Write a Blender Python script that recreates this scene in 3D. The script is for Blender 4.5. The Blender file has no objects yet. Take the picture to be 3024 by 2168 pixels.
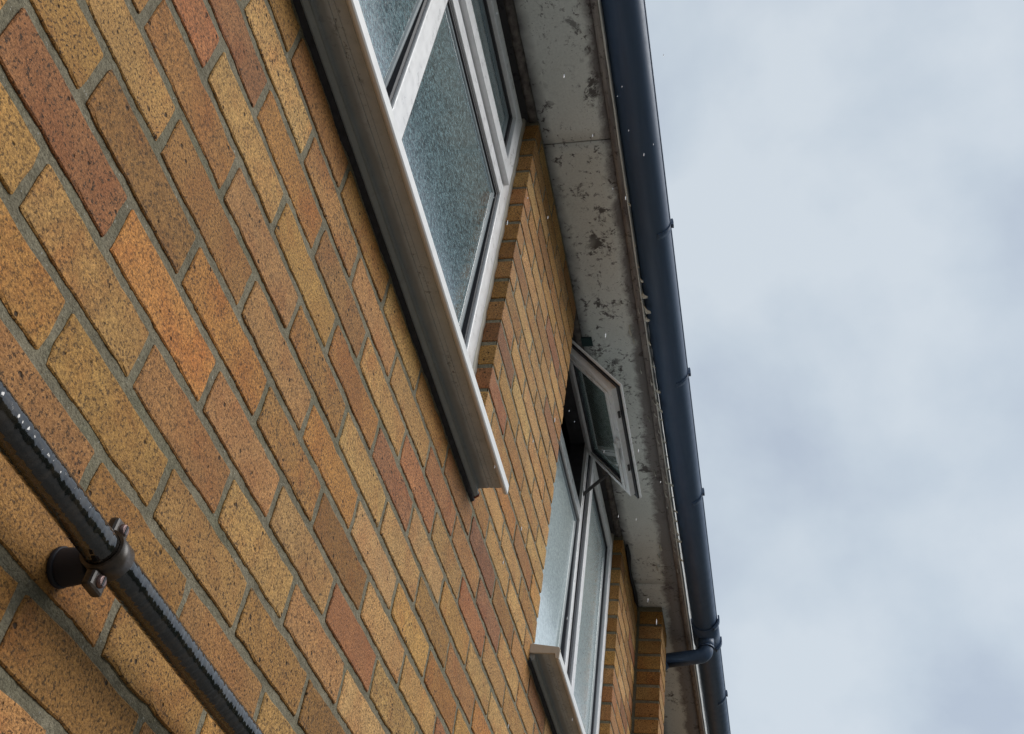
import bpy, bmesh, math, random
from mathutils import Vector, Matrix, noise
S = bpy.context.scene
COL = S.collection
rnd = random.Random(7)

# ------------------------------------------------------------------ camera
# wall face is y = 0 (outside is y < 0), x runs along the courses, z is up
RC = ((0.18854913, -0.97414880, 0.12443210), (0.69014811, 0.04129348, -0.72248905), (0.69867360, 0.22210127, 0.68009280))
CP = Vector((-0.46502754, -0.60407013, -0.59197665))
FPX = 3235.1866          # focal length in pixels of the 3024 wide picture
cd = bpy.data.cameras.new('camera'); cam = bpy.data.objects.new('camera', cd); COL.objects.link(cam)
cd.sensor_width = 36.0; cd.lens = FPX / 3024 * 36.0; cd.clip_start = 0.01; cd.clip_end = 3000
rx, ry, rz = Vector(RC[0]), -Vector(RC[1]), -Vector(RC[2])
M = Matrix((rx, ry, rz)).transposed().to_4x4(); M.translation = CP
cam.matrix_world = M; S.camera = cam

def project(p):
    d = Vector(p) - CP
    x, y, z = (sum(RC[i][j] * d[j] for j in range(3)) for i in range(3))
    if z < 0.02: return None
    return FPX * x / z + 1512, FPX * y / z + 1084

# ------------------------------------------------------------------ sky, sun, exposure
SUN_TO = Vector((0.22, -0.80, 0.72)).normalized()
w = bpy.data.worlds.new('World'); S.world = w; w.use_nodes = True
nt = w.node_tree; nt.nodes.clear()
def N(t, kind, **kw):
    n = t.nodes.new(kind)
    for k, v in kw.items():
        if k in n.inputs.keys() if hasattr(n.inputs, 'keys') else False: n.inputs[k].default_value = v
        else: setattr(n, k, v)
    return n
out = nt.nodes.new('ShaderNodeOutputWorld'); bg = nt.nodes.new('ShaderNodeBackground')
sky = nt.nodes.new('ShaderNodeTexSky'); sky.sky_type = 'NISHITA'; sky.sun_disc = False
sky.sun_elevation = math.asin(SUN_TO.z); sky.sun_rotation = math.atan2(SUN_TO.x, SUN_TO.y)
tc = nt.nodes.new('ShaderNodeTexCoord'); mp = nt.nodes.new('ShaderNodeMapping')
mp.inputs['Scale'].default_value = (1.0, 1.0, 1.15); mp.inputs['Location'].default_value = (3.15, 8.2, 2.6)
ns = nt.nodes.new('ShaderNodeTexNoise'); ns.inputs['Scale'].default_value = 4.2; ns.inputs['Detail'].default_value = 6; ns.inputs['Roughness'].default_value = 0.5; ns.inputs['Distortion'].default_value = 0.12
cr = nt.nodes.new('ShaderNodeValToRGB')
cr.color_ramp.elements[0].position = 0.37; cr.color_ramp.elements[0].color = (0.245, 0.278, 0.322, 1)
cr.color_ramp.elements[1].position = 0.62; cr.color_ramp.elements[1].color = (0.335, 0.366, 0.392, 1)
e = cr.color_ramp.elements.new(0.50); e.color = (0.292, 0.328, 0.362, 1)
sc = nt.nodes.new('ShaderNodeMix'); sc.data_type = 'RGBA'; sc.blend_type = 'MULTIPLY'; sc.inputs[0].default_value = 1; sc.inputs[7].default_value = (10, 10, 10, 1)
mx = nt.nodes.new('ShaderNodeMix'); mx.data_type = 'RGBA'; mx.inputs[0].default_value = 0.90
L = nt.links.new
L(tc.outputs['Generated'], mp.inputs[0]); L(mp.outputs[0], ns.inputs[0]); L(ns.outputs[0], cr.inputs[0])
L(cr.outputs[0], sc.inputs[6]); L(sky.outputs[0], mx.inputs[6]); L(sc.outputs[2], mx.inputs[7]); L(mx.outputs[2], bg.inputs[0]); L(bg.outputs[0], out.inputs[0])
bg.inputs[1].default_value = 0.10
sd = bpy.data.lights.new('sun', 'SUN'); sd.energy = 1.1; sd.angle = math.radians(38); sd.color = (1.0, 0.97, 0.93)
so = bpy.data.objects.new('sun', sd); COL.objects.link(so); so.rotation_euler = (-SUN_TO).to_track_quat('-Z', 'Y').to_euler(); so.location = (0, -4, 6)
S.view_settings.view_transform = 'Standard'; S.view_settings.look = 'None'; S.view_settings.gamma = 1; S.view_settings.use_curve_mapping = False
S.view_settings.exposure = 1.0
S.cycles.max_bounces = 8
S.cycles.use_denoising = True; S.cycles.denoising_prefilter = 'NONE'

# ------------------------------------------------------------------ helpers
def lin(r, g, b):
    f = lambda c: (c / 255 / 12.92) if c / 255 <= 0.04045 else ((c / 255 + 0.055) / 1.055) ** 2.4
    return (f(r), f(g), f(b), 1.0)

def nz(x, z, s, o=0.0): return noise.noise(Vector((x * s, z * s, o)))

class MB:
    """collects boxes, prisms and tubes into ONE mesh"""
    def __init__(s): s.v = []; s.f = []; s.sm = []
    def face(s, idx, sm=False): s.f.append(tuple(idx)); s.sm.append(sm)
    def box(s, x0, x1, y0, y1, z0, z1):
        b = len(s.v)
        s.v += [(x, y, z) for x in (x0, x1) for y in (y0, y1) for z in (z0, z1)]
        for q in ((0, 1, 3, 2), (4, 6, 7, 5), (0, 4, 5, 1), (2, 3, 7, 6), (0, 2, 6, 4), (1, 5, 7, 3)): s.face([b + i for i in q])
        return s
    def prism(s, prof, x0, x1, n=1, jit=0.0, smooth=False):
        """profile of (y,z) run along x"""
        b = len(s.v); m = len(prof)
        for k in range(n + 1):
            x = x0 + (x1 - x0) * k / n
            for (y, z) in prof:
                s.v.append((x, y + rnd.uniform(-jit, jit), z + rnd.uniform(-jit, jit)))
        for k in range(n):
            for i in range(m):
                j = (i + 1) % m
                s.face((b + k * m + i, b + k * m + j, b + (k + 1) * m + j, b + (k + 1) * m + i), smooth)
        s.face(list(range(b, b + m))[::-1]); s.face(range(b + n * m, b + n * m + m))
        return s
    def tube(s, pts, rad, seg=20, smooth=True, caps=True):
        pts = [Vector(p) for p in pts]; b = len(s.v); up = None
        for i, p in enumerate(pts):
            d = (pts[min(i + 1, len(pts) - 1)] - pts[max(i - 1, 0)]).normalized()
            if up is None: up = d.orthogonal().normalized()
            up = (up - d * up.dot(d)).normalized(); sd_ = d.cross(up)
            r = rad[i] if isinstance(rad, (list, tuple)) else rad
            for k in range(seg):
                a = 2 * math.pi * k / seg
                s.v.append(tuple(p + up * (r * math.cos(a)) + sd_ * (r * math.sin(a))))
        for i in range(len(pts) - 1):
            for k in range(seg):
                q = (k + 1) % seg
                s.face((b + i * seg + k, b + i * seg + q, b + (i + 1) * seg + q, b + (i + 1) * seg + k), smooth)
        if caps:
            s.face(list(range(b, b + seg))[::-1]); e_ = b + (len(pts) - 1) * seg; s.face(range(e_, e_ + seg))
        return s
    def mesh(s, name):
        me = bpy.data.meshes.new(name); me.from_pydata(s.v, [], s.f); me.polygons.foreach_set('use_smooth', s.sm); me.update()
        bm = bmesh.new(); bm.from_mesh(me); bmesh.ops.recalc_face_normals(bm, faces=bm.faces); bm.to_mesh(me); bm.free()
        return me
    def build(s, name, mat, parent=None, bevel=0.0):
        o = link(name, s.mesh(name), mat, parent)
        if bevel:
            m = o.modifiers.new('bevel', 'BEVEL'); m.width = bevel; m.segments = 2; m.limit_method = 'ANGLE'; m.angle_limit = math.radians(40)
        return o

def link(name, me, mat, parent=None):
    o = bpy.data.objects.new(name, me); COL.objects.link(o)
    if mat is not None and not me.materials: me.materials.append(mat)
    if parent is not None: o.parent = parent
    return o
def tag(o, label, cat, group=None):
    o['label'] = label; o['category'] = cat; o['kind'] = 'thing'
    if group: o['group'] = group
    return o
def thing(name, label, cat, group=None, loc=(0, 0, 0)):
    o = bpy.data.objects.new(name, None); COL.objects.link(o); o.location = loc; o.empty_display_size = 0.1
    return tag(o, label, cat, group)
def structure(o): o['kind'] = 'structure'; return o

# ------------------------------------------------------------------ materials
def new_mat(name):
    m = bpy.data.materials.new(name); m.use_nodes = True; t = m.node_tree; t.nodes.clear()
    o = t.nodes.new('ShaderNodeOutputMaterial'); p = t.nodes.new('ShaderNodeBsdfPrincipled'); t.links.new(p.outputs[0], o.inputs[0])
    return m, t, p
def pos(t, scale=(1, 1, 1), rand=False):
    g = t.nodes.new('ShaderNodeNewGeometry'); m = t.nodes.new('ShaderNodeMapping'); m.inputs['Scale'].default_value = scale
    t.links.new(g.outputs['Position'], m.inputs[0])
    if rand:
        oi = t.nodes.new('ShaderNodeObjectInfo'); mu = t.nodes.new('ShaderNodeVectorMath'); mu.operation = 'SCALE'
        co = t.nodes.new('ShaderNodeCombineXYZ')
        for i in range(3): t.links.new(oi.outputs['Random'], co.inputs[i])
        t.links.new(co.outputs[0], mu.inputs[0]); mu.inputs['Scale'].default_value = 37.0
        t.links.new(mu.outputs[0], m.inputs['Location'])
    return m.outputs[0]
def tnoise(t, vec, scale, detail=3, rough=0.5, dist=0.0):
    n = t.nodes.new('ShaderNodeTexNoise'); n.inputs['Scale'].default_value = scale; n.inputs['Detail'].default_value = detail
    n.inputs['Roughness'].default_value = rough; n.inputs['Distortion'].default_value = dist; t.links.new(vec, n.inputs['Vector']); return n.outputs[0]
def ramp(t, fac, a, b, va=0.0, vb=1.0):
    m = t.nodes.new('ShaderNodeMapRange'); m.inputs[1].default_value = a; m.inputs[2].default_value = b; m.inputs[3].default_value = va; m.inputs[4].default_value = vb
    t.links.new(fac, m.inputs[0]); return m.outputs[0]
def mixc(t, fac, a, b, mode='MIX'):
    m = t.nodes.new('ShaderNodeMix'); m.data_type = 'RGBA'; m.blend_type = mode
    for s, v in ((0, fac), (6, a), (7, b)):
        if isinstance(v, (int, float)): m.inputs[s].default_value = v
        elif isinstance(v, tuple): m.inputs[s].default_value = v
        else: t.links.new(v, m.inputs[s])
    return m.outputs[2]
def math_(t, op, a, b=None):
    m = t.nodes.new('ShaderNodeMath'); m.operation = op
    for i, v in enumerate((a, b)):
        if v is None: continue
        if isinstance(v, (int, float)): m.inputs[i].default_value = v
        else: t.links.new(v, m.inputs[i])
    return m.outputs[0]
def bump(t, p, h, strength=0.5, dist=0.002):
    b = t.nodes.new('ShaderNodeBump'); b.inputs['Strength'].default_value = strength; b.inputs['Distance'].default_value = dist
    t.links.new(h, b.inputs['Height']); t.links.new(b.outputs[0], p.inputs['Normal'])
def sepxyz(t, v):
    s = t.nodes.new('ShaderNodeSeparateXYZ'); t.links.new(v, s.inputs[0]); return s.outputs

def brick_mat(name, attr):
    m, t, p = new_mat(name); v = pos(t, rand=not attr)
    if attr:
        a = t.nodes.new('ShaderNodeAttribute'); a.attribute_name = 'Col'; base = a.outputs['Color']
    else:
        base = t.nodes.new('ShaderNodeObjectInfo').outputs['Color']
    warm = mixc(t, 1.0, base, (0.96, 0.76, 0.66, 1), 'MULTIPLY')
    pale = mixc(t, 1.0, base, (1.22, 1.22, 1.18, 1), 'MULTIPLY')
    c = mixc(t, ramp(t, tnoise(t, v, 9, 3, 0.55, 0.6), 0.42, 0.70, 0, 1.0), base, warm)
    c = mixc(t, ramp(t, tnoise(t, v, 19, 4, 0.65, 0.5), 0.42, 0.68, 0, 0.9), c, pale)
    fine = tnoise(t, v, 330, 4, 0.72)
    c = mixc(t, 1.0, c, ramp(t, fine, 0.32, 0.70, 0.40, 1.58), 'MULTIPLY')
    rv = t.nodes.new('ShaderNodeObjectInfo').outputs['Random']
    dens = ramp(t, math_(t, 'FRACT', math_(t, 'MULTIPLY', rv, 7.31)), 0, 1, 0.70, 1.0)
    sp = math_(t, 'MULTIPLY', ramp(t, tnoise(t, v, 270, 3, 0.72), 0.53, 0.62, 0, 0.95), dens)
    patch = ramp(t, tnoise(t, v, 5.5, 4, 0.6, 0.5), 0.40, 0.70, 0.0, 1.0)
    c = mixc(t, math_(t, 'MULTIPLY', patch, ramp(t, math_(t, 'FRACT', math_(t, 'MULTIPLY', rv, 3.77)), 0.1, 1, 0.05, 0.75)), c, mixc(t, 1.0, base, (0.62, 0.52, 0.48, 1), 'MULTIPLY'))
    c = mixc(t, sp, c, (0.030, 0.018, 0.009, 1))
    vo = t.nodes.new('ShaderNodeTexVoronoi'); vo.inputs['Scale'].default_value = 62; t.links.new(v, vo.inputs['Vector'])
    pit = ramp(t, vo.outputs['Distance'], 0.12, 0.19, 0.9, 0.0)
    pit = math_(t, 'MULTIPLY', pit, ramp(t, tnoise(t, v, 30, 2), 0.53, 0.58))
    c = mixc(t, pit, c, (0.02, 0.012, 0.006, 1))
    # cement smears
    sm = ramp(t, tnoise(t, v, 17, 4, 0.65, 1.2), 0.70, 0.84, 0, 0.35)
    c = mixc(t, sm, c, (0.30, 0.24, 0.15, 1))
    t.links.new(c, p.inputs['Base Color']); p.inputs['Roughness'].default_value = 0.72; p.inputs['Specular IOR Level'].default_value = 0.28
    h = math_(t, 'ADD', tnoise(t, v, 420, 3, 0.7), math_(t, 'MULTIPLY', tnoise(t, v, 60, 3, 0.6), 1.6))
    h = math_(t, 'SUBTRACT', h, math_(t, 'MULTIPLY', pit, 1.5))
    bump(t, p, h, 0.75, 0.0022)
    return m
BRICK = brick_mat('brick', False); BRICK_FAR = brick_mat('brick_far', True)

def mortar_mat():
    m, t, p = new_mat('mortar'); v = pos(t)
    c = mixc(t, ramp(t, tnoise(t, v, 16, 6, 0.7), 0.32, 0.68), (0.145, 0.128, 0.084, 1), (0.275, 0.240, 0.165, 1))
    c = mixc(t, ramp(t, tnoise(t, v, 7, 3, 0.6), 0.5, 0.7, 0, 0.5), c, (0.15, 0.148, 0.085, 1))
    c = mixc(t, 1.0, c, ramp(t, tnoise(t, v, 380, 3, 0.7), 0.3, 0.72, 0.6, 1.4), 'MULTIPLY')
    c = mixc(t, ramp(t, tnoise(t, v, 210, 1, 0.5), 0.74, 0.77, 0, 0.6), c, (0.45, 0.43, 0.38, 1))
    t.links.new(c, p.inputs['Base Color']); p.inputs['Roughness'].default_value = 0.95
    bump(t, p, math_(t, 'ADD', tnoise(t, v, 260, 4, 0.7), math_(t, 'MULTIPLY', tnoise(t, v, 70, 3, 0.6), 1.5)), 0.9, 0.003); return m
MORTAR = mortar_mat()

def paint_mat(name, base, rough=0.35, dirt=0.35, dirtcol=(0.30, 0.28, 0.25, 1), streak=(60, 60, 8)):
    m, t, p = new_mat(name); v = pos(t, streak)
    c = mixc(t, ramp(t, tnoise(t, v, 1.0, 5, 0.65, 0.4), 0.45, 0.75, 0, dirt), base, dirtcol)
    v2 = pos(t); c = mixc(t, ramp(t, tnoise(t, v2, 300, 2, 0.6), 0.70, 0.74, 0, dirt), c, (0.12, 0.10, 0.08, 1))
    t.links.new(c, p.inputs['Base Color'])
    t.links.new(ramp(t, tnoise(t, v2, 40, 3), 0.3, 0.7, rough - 0.08, rough + 0.15), p.inputs['Roughness'])
    bump(t, p, tnoise(t, v2, 90, 2), 0.06, 0.001); return m
UPVC = paint_mat('white_upvc', (0.86, 0.86, 0.87, 1), 0.32, 0.16)
SILLM = paint_mat('sill_upvc', (0.84, 0.84, 0.83, 1), 0.36, 0.2, (0.40, 0.37, 0.32, 1), (5, 90, 90))
CAULK = paint_mat('sealant', (0.62, 0.57, 0.48, 1), 0.6, 0.4)

def plain(name, col, rough, spec=0.5, nz=0.0, metal=0.0):
    m, t, p = new_mat(name); p.inputs['Roughness'].default_value = rough; p.inputs['Specular IOR Level'].default_value = spec; p.inputs['Metallic'].default_value = metal
    v = pos(t)
    c = mixc(t, ramp(t, tnoise(t, v, 45, 4, 0.6), 0.35, 0.7), tuple(x * (1 - nz) for x in col[:3]) + (1,), tuple(min(1, x * (1 + nz)) for x in col[:3]) + (1,))
    t.links.new(c, p.inputs['Base Color']); return m
GASKET = plain('gasket_rubber', (0.008, 0.008, 0.014, 1), 0.45)
STEEL = plain('stay_steel', (0.10, 0.09, 0.09, 1), 0.45, nz=0.3, metal=0.6)
SCREW = plain('screw_steel', (0.22, 0.15, 0.14, 1), 0.5, nz=0.35, metal=0.8)
RUST = plain('rusty_end', (0.22, 0.05, 0.02, 1), 0.7, nz=0.4)
GAP_DARK = plain('gap_dark', (0.035, 0.030, 0.034, 1), 0.8, nz=0.4)
BATTEN = plain('old_batten', (0.13, 0.11, 0.10, 1), 0.85, nz=0.5)
BLACKISH = plain('blackish', (0.012, 0.012, 0.018, 1), 0.7, nz=0.3)
GREENP = plain('dark_green_plastic', (0.010, 0.036, 0.036, 1), 0.4, nz=0.2)
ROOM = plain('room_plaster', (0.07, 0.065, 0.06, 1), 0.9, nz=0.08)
ROOFM = plain('roof_tile', (0.10, 0.07, 0.06, 1), 0.85, nz=0.3)

def pvc_black():
    m, t, p = new_mat('black_pvc'); v = pos(t, (6, 60, 60))
    c = mixc(t, ramp(t, tnoise(t, v, 1, 4, 0.6), 0.4, 0.75), (0.050, 0.090, 0.165, 1), (0.064, 0.108, 0.190, 1))  # bluish sky reflection put into the black plastic's base colour
    t.links.new(c, p.inputs['Base Color'])
    t.links.new(ramp(t, tnoise(t, pos(t), 30, 3), 0.3, 0.7, 0.40, 0.55), p.inputs['Roughness'])
    return m
PVC = pvc_black()
def pipe_mat():
    m, t, p = new_mat('wet_black_pipe'); v = pos(t)
    c = mixc(t, ramp(t, tnoise(t, pos(t, (90, 30, 30)), 1, 3, 0.6, 0.6), 0.45, 0.62, 0, 1), (0.006, 0.006, 0.007, 1), (0.026, 0.020, 0.015, 1))
    t.links.new(c, p.inputs['Base Color']); p.inputs['Roughness'].default_value = 0.09; p.inputs['IOR'].default_value = 1.85
    vo = t.nodes.new('ShaderNodeTexVoronoi'); vo.feature = 'SMOOTH_F1'; vo.inputs['Scale'].default_value = 1; t.links.new(pos(t, (190, 95, 95)), vo.inputs['Vector'])
    h = math_(t, 'ADD', ramp(t, vo.outputs['Distance'], 0.15, 0.55, 1, 0), math_(t, 'MULTIPLY', tnoise(t, v, 600, 2), 0.15))
    bump(t, p, h, 0.22, 0.002); return m
PIPE = pipe_mat()

def soffit_mat():
    m, t, p = new_mat('soffit_paint'); v = pos(t); X, Y, Z = sepxyz(t, v)[:3]
    c = mixc(t, ramp(t, tnoise(t, v, 5, 4, 0.6), 0.3, 0.7), (0.74, 0.75, 0.71, 1), (0.82, 0.83, 0.80, 1))
    c = mixc(t, 1.0, c, ramp(t, tnoise(t, v, 160, 3, 0.6), 0.3, 0.7, 0.93, 1.06), 'MULTIPLY')
    # mould in scattered clusters
    cl = ramp(t, tnoise(t, v, 6.5, 3, 0.6), 0.38, 0.52)
    sp = ramp(t, tnoise(t, v, 44, 5, 0.70, 0.5), 0.565, 0.64)
    sp2 = ramp(t, tnoise(t, v, 190, 2, 0.6, 0.6), 0.64, 0.70, 0, 0.7)
    big = math_(t, 'MULTIPLY', ramp(t, tnoise(t, v, 13, 7, 0.72, 0.35), 0.570, 0.625), ramp(t, tnoise(t, v, 4.5, 2), 0.40, 0.52))
    mo = math_(t, 'MAXIMUM', big, math_(t, 'MAXIMUM', math_(t, 'MULTIPLY', sp, cl), math_(t, 'MULTIPLY', sp2, ramp(t, tnoise(t, v, 9, 2), 0.45, 0.6))))
    c = mixc(t, math_(t, 'MULTIPLY', mo, 0.9), c, (0.060, 0.046, 0.046, 1))
    # water stain creeping in from the outer edge, wider further along the eaves
    wob = math_(t, 'MULTIPLY', math_(t, 'SUBTRACT', tnoise(t, v, 11, 6, 0.75, 0.5), 0.5), 0.085)
    wide = ramp(t, X, 1.6, 4.0, 0.0, 0.05)
    edge = math_(t, 'ADD', math_(t, 'ADD', Y, wob), math_(t, 'MULTIPLY', wide, -1.0))
    st = ramp(t, edge, -0.168, -0.192, 0, 0.80)
    c = mixc(t, st, c, (0.125, 0.098, 0.100, 1))
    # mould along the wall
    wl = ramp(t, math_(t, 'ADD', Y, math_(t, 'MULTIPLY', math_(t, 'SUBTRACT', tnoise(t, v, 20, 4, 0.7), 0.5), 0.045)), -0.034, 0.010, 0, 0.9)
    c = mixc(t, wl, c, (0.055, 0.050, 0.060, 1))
    t.links.new(c, p.inputs['Base Color']); p.inputs['Roughness'].default_value = 0.75
    h = math_(t, 'ADD', math_(t, 'MULTIPLY', st, 1.0), math_(t, 'MULTIPLY', tnoise(t, v, 70, 3), 0.4))
    bump(t, p, h, 0.35, 0.002); return m
SOFFIT = soffit_mat()
def trim_mat():
    m, t, p = new_mat('weathered_trim'); v = pos(t, (7, 60, 60))
    c = mixc(t, ramp(t, tnoise(t, v, 1, 4, 0.65), 0.35, 0.7), (0.17, 0.145, 0.145, 1), (0.36, 0.32, 0.29, 1))
    c = mixc(t, ramp(t, tnoise(t, pos(t), 55, 4, 0.7), 0.56, 0.66, 0, 0.8), c, (0.055, 0.042, 0.042, 1))
    t.links.new(c, p.inputs['Base Color']); p.inputs['Roughness'].default_value = 0.85
    bump(t, p, tnoise(t, v, 2.0, 4, 0.7), 0.5, 0.002); return m
TRIM = trim_mat()
FLAKE = paint_mat('old_paint_flake', (0.72, 0.70, 0.62, 1), 0.6, 0.35)
FASCIA = paint_mat('fascia_paint', (0.80, 0.80, 0.76, 1), 0.55, 0.4, (0.25, 0.23, 0.19, 1), (7, 40, 40))

def glass_mat(name, tint, trans, rough, bscale, bstr, spec=1.0, lo=0.08):
    """patterned (obscured) window glass"""
    m, t, p = new_mat(name); v = pos(t)
    n1 = tnoise(t, pos(t, (0.8, 1.0, 1.4)), bscale, 2, 0.6, 1.0)
    c = mixc(t, ramp(t, n1, 0.36, 0.66), tuple(x * lo for x in tint[:3]) + (1,), tint)
    t.links.new(c, p.inputs['Base Color']); p.inputs['Roughness'].default_value = rough
    p.inputs['Transmission Weight'].default_value = trans; p.inputs['IOR'].default_value = 1.52
    p.inputs['Coat Weight'].default_value = spec; p.inputs['Coat Roughness'].default_value = rough * 0.4; p.inputs['Coat IOR'].default_value = 2.3
    h = math_(t, 'ADD', n1, math_(t, 'MULTIPLY', tnoise(t, v, bscale * 0.12, 2), 1.5))
    bump(t, p, h, bstr, 0.0015)
    b2 = t.nodes.new('ShaderNodeBump'); b2.inputs['Strength'].default_value = bstr * 0.35; b2.inputs['Distance'].default_value = 0.0015
    t.links.new(h, b2.inputs['Height']); t.links.new(b2.outputs[0], p.inputs['Coat Normal'])
    return m
GLASS = glass_mat('patterned_glass', (0.34, 0.52, 0.57, 1), 0.12, 0.12, 135, 0.28)
SKY_PALE = glass_mat('sky_pale_patterned_glass', (0.82, 0.98, 1.0, 1), 0.04, 0.22, 95, 0.16, 1.0, 0.66)  # far panes: pale sky reflection is put into the glass tint
CLEAR = glass_mat('clear_glass', (0.55, 0.66, 0.64, 1), 0.85, 0.03, 30, 0.02, 0.6, 0.8)

def ground_mat():
    m, t, p = new_mat('wet_paving'); v = pos(t)
    c = mixc(t, ramp(t, tnoise(t, v, 1.2, 5, 0.6), 0.35, 0.65), (0.10, 0.098, 0.088, 1), (0.16, 0.155, 0.14, 1))
    c = mixc(t, 1.0, c, ramp(t, tnoise(t, v, 60, 3), 0.3, 0.7, 0.8, 1.2), 'MULTIPLY')
    t.links.new(c, p.inputs['Base Color']); p.inputs['Roughness'].default_value = 0.55; return m

# ------------------------------------------------------------------ ground
GZ = -2.25
g = MB(); g.v = [(-900, -900, GZ), (900, -900, GZ), (900, 900, GZ), (-900, 900, GZ)]; g.face((0, 1, 2, 3))
structure(g.build('ground', ground_mat()))

tm, tt, tp = new_mat('added_bank_green'); tv = pos(tt)
tt.links.new(mixc(tt, ramp(tt, tnoise(tt, tv, 0.8, 5, 0.65), 0.35, 0.65), (0.030, 0.042, 0.018, 1), (0.070, 0.080, 0.040, 1)), tp.inputs['Base Color']); tp.inputs['Roughness'].default_value = 0.95
g = MB(); prof_ = [(-9, GZ - 0.3), (-10, GZ + 1.6), (-12, GZ + 4.6), (-15, GZ + 7.2), (-24, GZ + 9.0), (-60, GZ + 11)]; nx_ = 60  # unseen bank added to block low sky light and darken reflections
for i in range(nx_ + 1):
    x = -90 + 180 * i / nx_
    for (y, z) in prof_: g.v.append((x, y + 1.2 * nz(x, y, 0.13), z + (0.9 * nz(x, y, 0.21, 4) if z > GZ + 1 else 0)))
for i in range(nx_):
    for k in range(len(prof_) - 1): a_ = i * len(prof_) + k; g.face((a_, a_ + 1, a_ + len(prof_) + 1, a_ + len(prof_)), True)
structure(g.build('sky_blocking_bank', tm))

# ------------------------------------------------------------------ brick wall
CH = 0.075; HB = 0.1125; JT = 0.0125
SZ = 2.12                       # soffit level
W1 = (-0.06, 1.290); W2 = (2.030, 3.370); SILLZ = 0.785
XL, XR = -3.0, 8.0
PX0, PX1, PY = 3.940, 4.155, -0.115
wall = thing('brick_wall', 'speckled ochre and buff brick wall of the building with grey mortar joints', 'wall')

def mortar_face(mb, x0, x1, z0, z1, step):
    nx = max(1, int(round((x1 - x0) / step))); nzz = max(1, int(round((z1 - z0) / step))); b = len(mb.v)
    for i in range(nx + 1):
        for j in range(nzz + 1):
            x = x0 + (x1 - x0) * i / nx; z = z0 + (z1 - z0) * j / nzz
            y = 0.0019 + 0.0006 * nz(x, z, 24) + 0.0010 * nz(x, z, 110, 5.0)
            mb.v.append((x, y, z))
    for i in range(nx):
        for j in range(nzz):
            a = b + i * (nzz + 1) + j; mb.face((a, a + nzz + 1, a + nzz + 2, a + 1), True)
mb = MB()
mortar_face(mb, -0.30, 1.60, -0.36, SILLZ, 0.0055)
mortar_face(mb, 1.60, 4.60, -0.36, SILLZ, 0.015)
mortar_face(mb, W1[1] + 0.004, W2[0] - 0.004, SILLZ, SZ, 0.009)
mortar_face(mb, W2[1] + 0.004, 4.60, SILLZ, SZ, 0.012)
mortar_face(mb, XL, W1[0] - 0.004, SILLZ, SZ, 0.08); mortar_face(mb, 4.60, XR, SILLZ, SZ, 0.08)
mortar_face(mb, XL, -0.30, -0.36, SILLZ, 0.08); mortar_face(mb, 4.60, XR, -0.36, SILLZ, 0.08)
mortar_face(mb, XL, XR, GZ, -0.36, 0.12)
for x in (W1[0] - 0.004, W1[1] + 0.004, W2[0] - 0.004, W2[1] + 0.004):          # joints inside the reveals
    b = len(mb.v); mb.v += [(x, 0.004, SILLZ), (x, 0.11, SILLZ), (x, 0.11, SZ), (x, 0.004, SZ)]; mb.face((b, b + 1, b + 2, b + 3))
mb.box(PX0 + 0.004, PX1 - 0.004, PY + 0.004, 0.02, GZ, SZ)
mb.build('mortar_bed', MORTAR, wall)

# measured perpends: (index along the wall, course) -> x
MEAS = {(0, 3): -0.0015, (1, 4): 0.1066, (1, 6): 0.1122, (0, 5): 0.0038, (0, 1): 0.0019, (2, 5): 0.2249, (2, 7): 0.2133, (3, 6): 0.3372, (3, 8): 0.3381, (1, 2): 0.1117, (2, 3): 0.224, (1, 0): 0.113, (3, 4): 0.3413, (2, 1): 0.2265, (3, 0): 0.3375, (3, 2): 0.3457, (4, 1): 0.4505, (5, 0): 0.5655, (6, 1): 0.672, (7, 2): 0.7861, (8, 3): 0.8982, (9, 4): 1.0176, (7, 0): 0.7864, (8, 1): 0.8973, (9, 2): 1.0058, (10, 3): 1.1221, (10, 5): 1.1151, (11, 4): 1.2386, (12, 5): 1.3434, (13, 6): 1.469, (12, 7): 1.346, (5, 2): 0.5595, (6, 3): 0.6721, (7, 4): 0.7932, (8, 5): 0.8947, (5, 4): 0.5703, (6, 5): 0.6735, (7, 6): 0.7938, (8, 7): 0.9025, (4, 3): 0.4546, (9, 8): 1.025, (9, 6): 1.0122, (10, 7): 1.1254, (4, 7): 0.4436, (5, 8): 0.5634, (4, 5): 0.4532, (5, 6): 0.5631, (6, 7): 0.6638, (6, 9): 0.686}
PAL = {'o': (156, 115, 60), 'y': (170, 130, 68), 'd': (132, 92, 46), 'b': (168, 130, 78), 'l': (188, 152, 96), 'r': (128, 80, 54),
       'g': (166, 112, 54), 'e': (150, 90, 58), 'p': (160, 116, 74), 'n': (142, 99, 58), 'k': (116, 70, 54), 'w': (182, 146, 100)}
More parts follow.
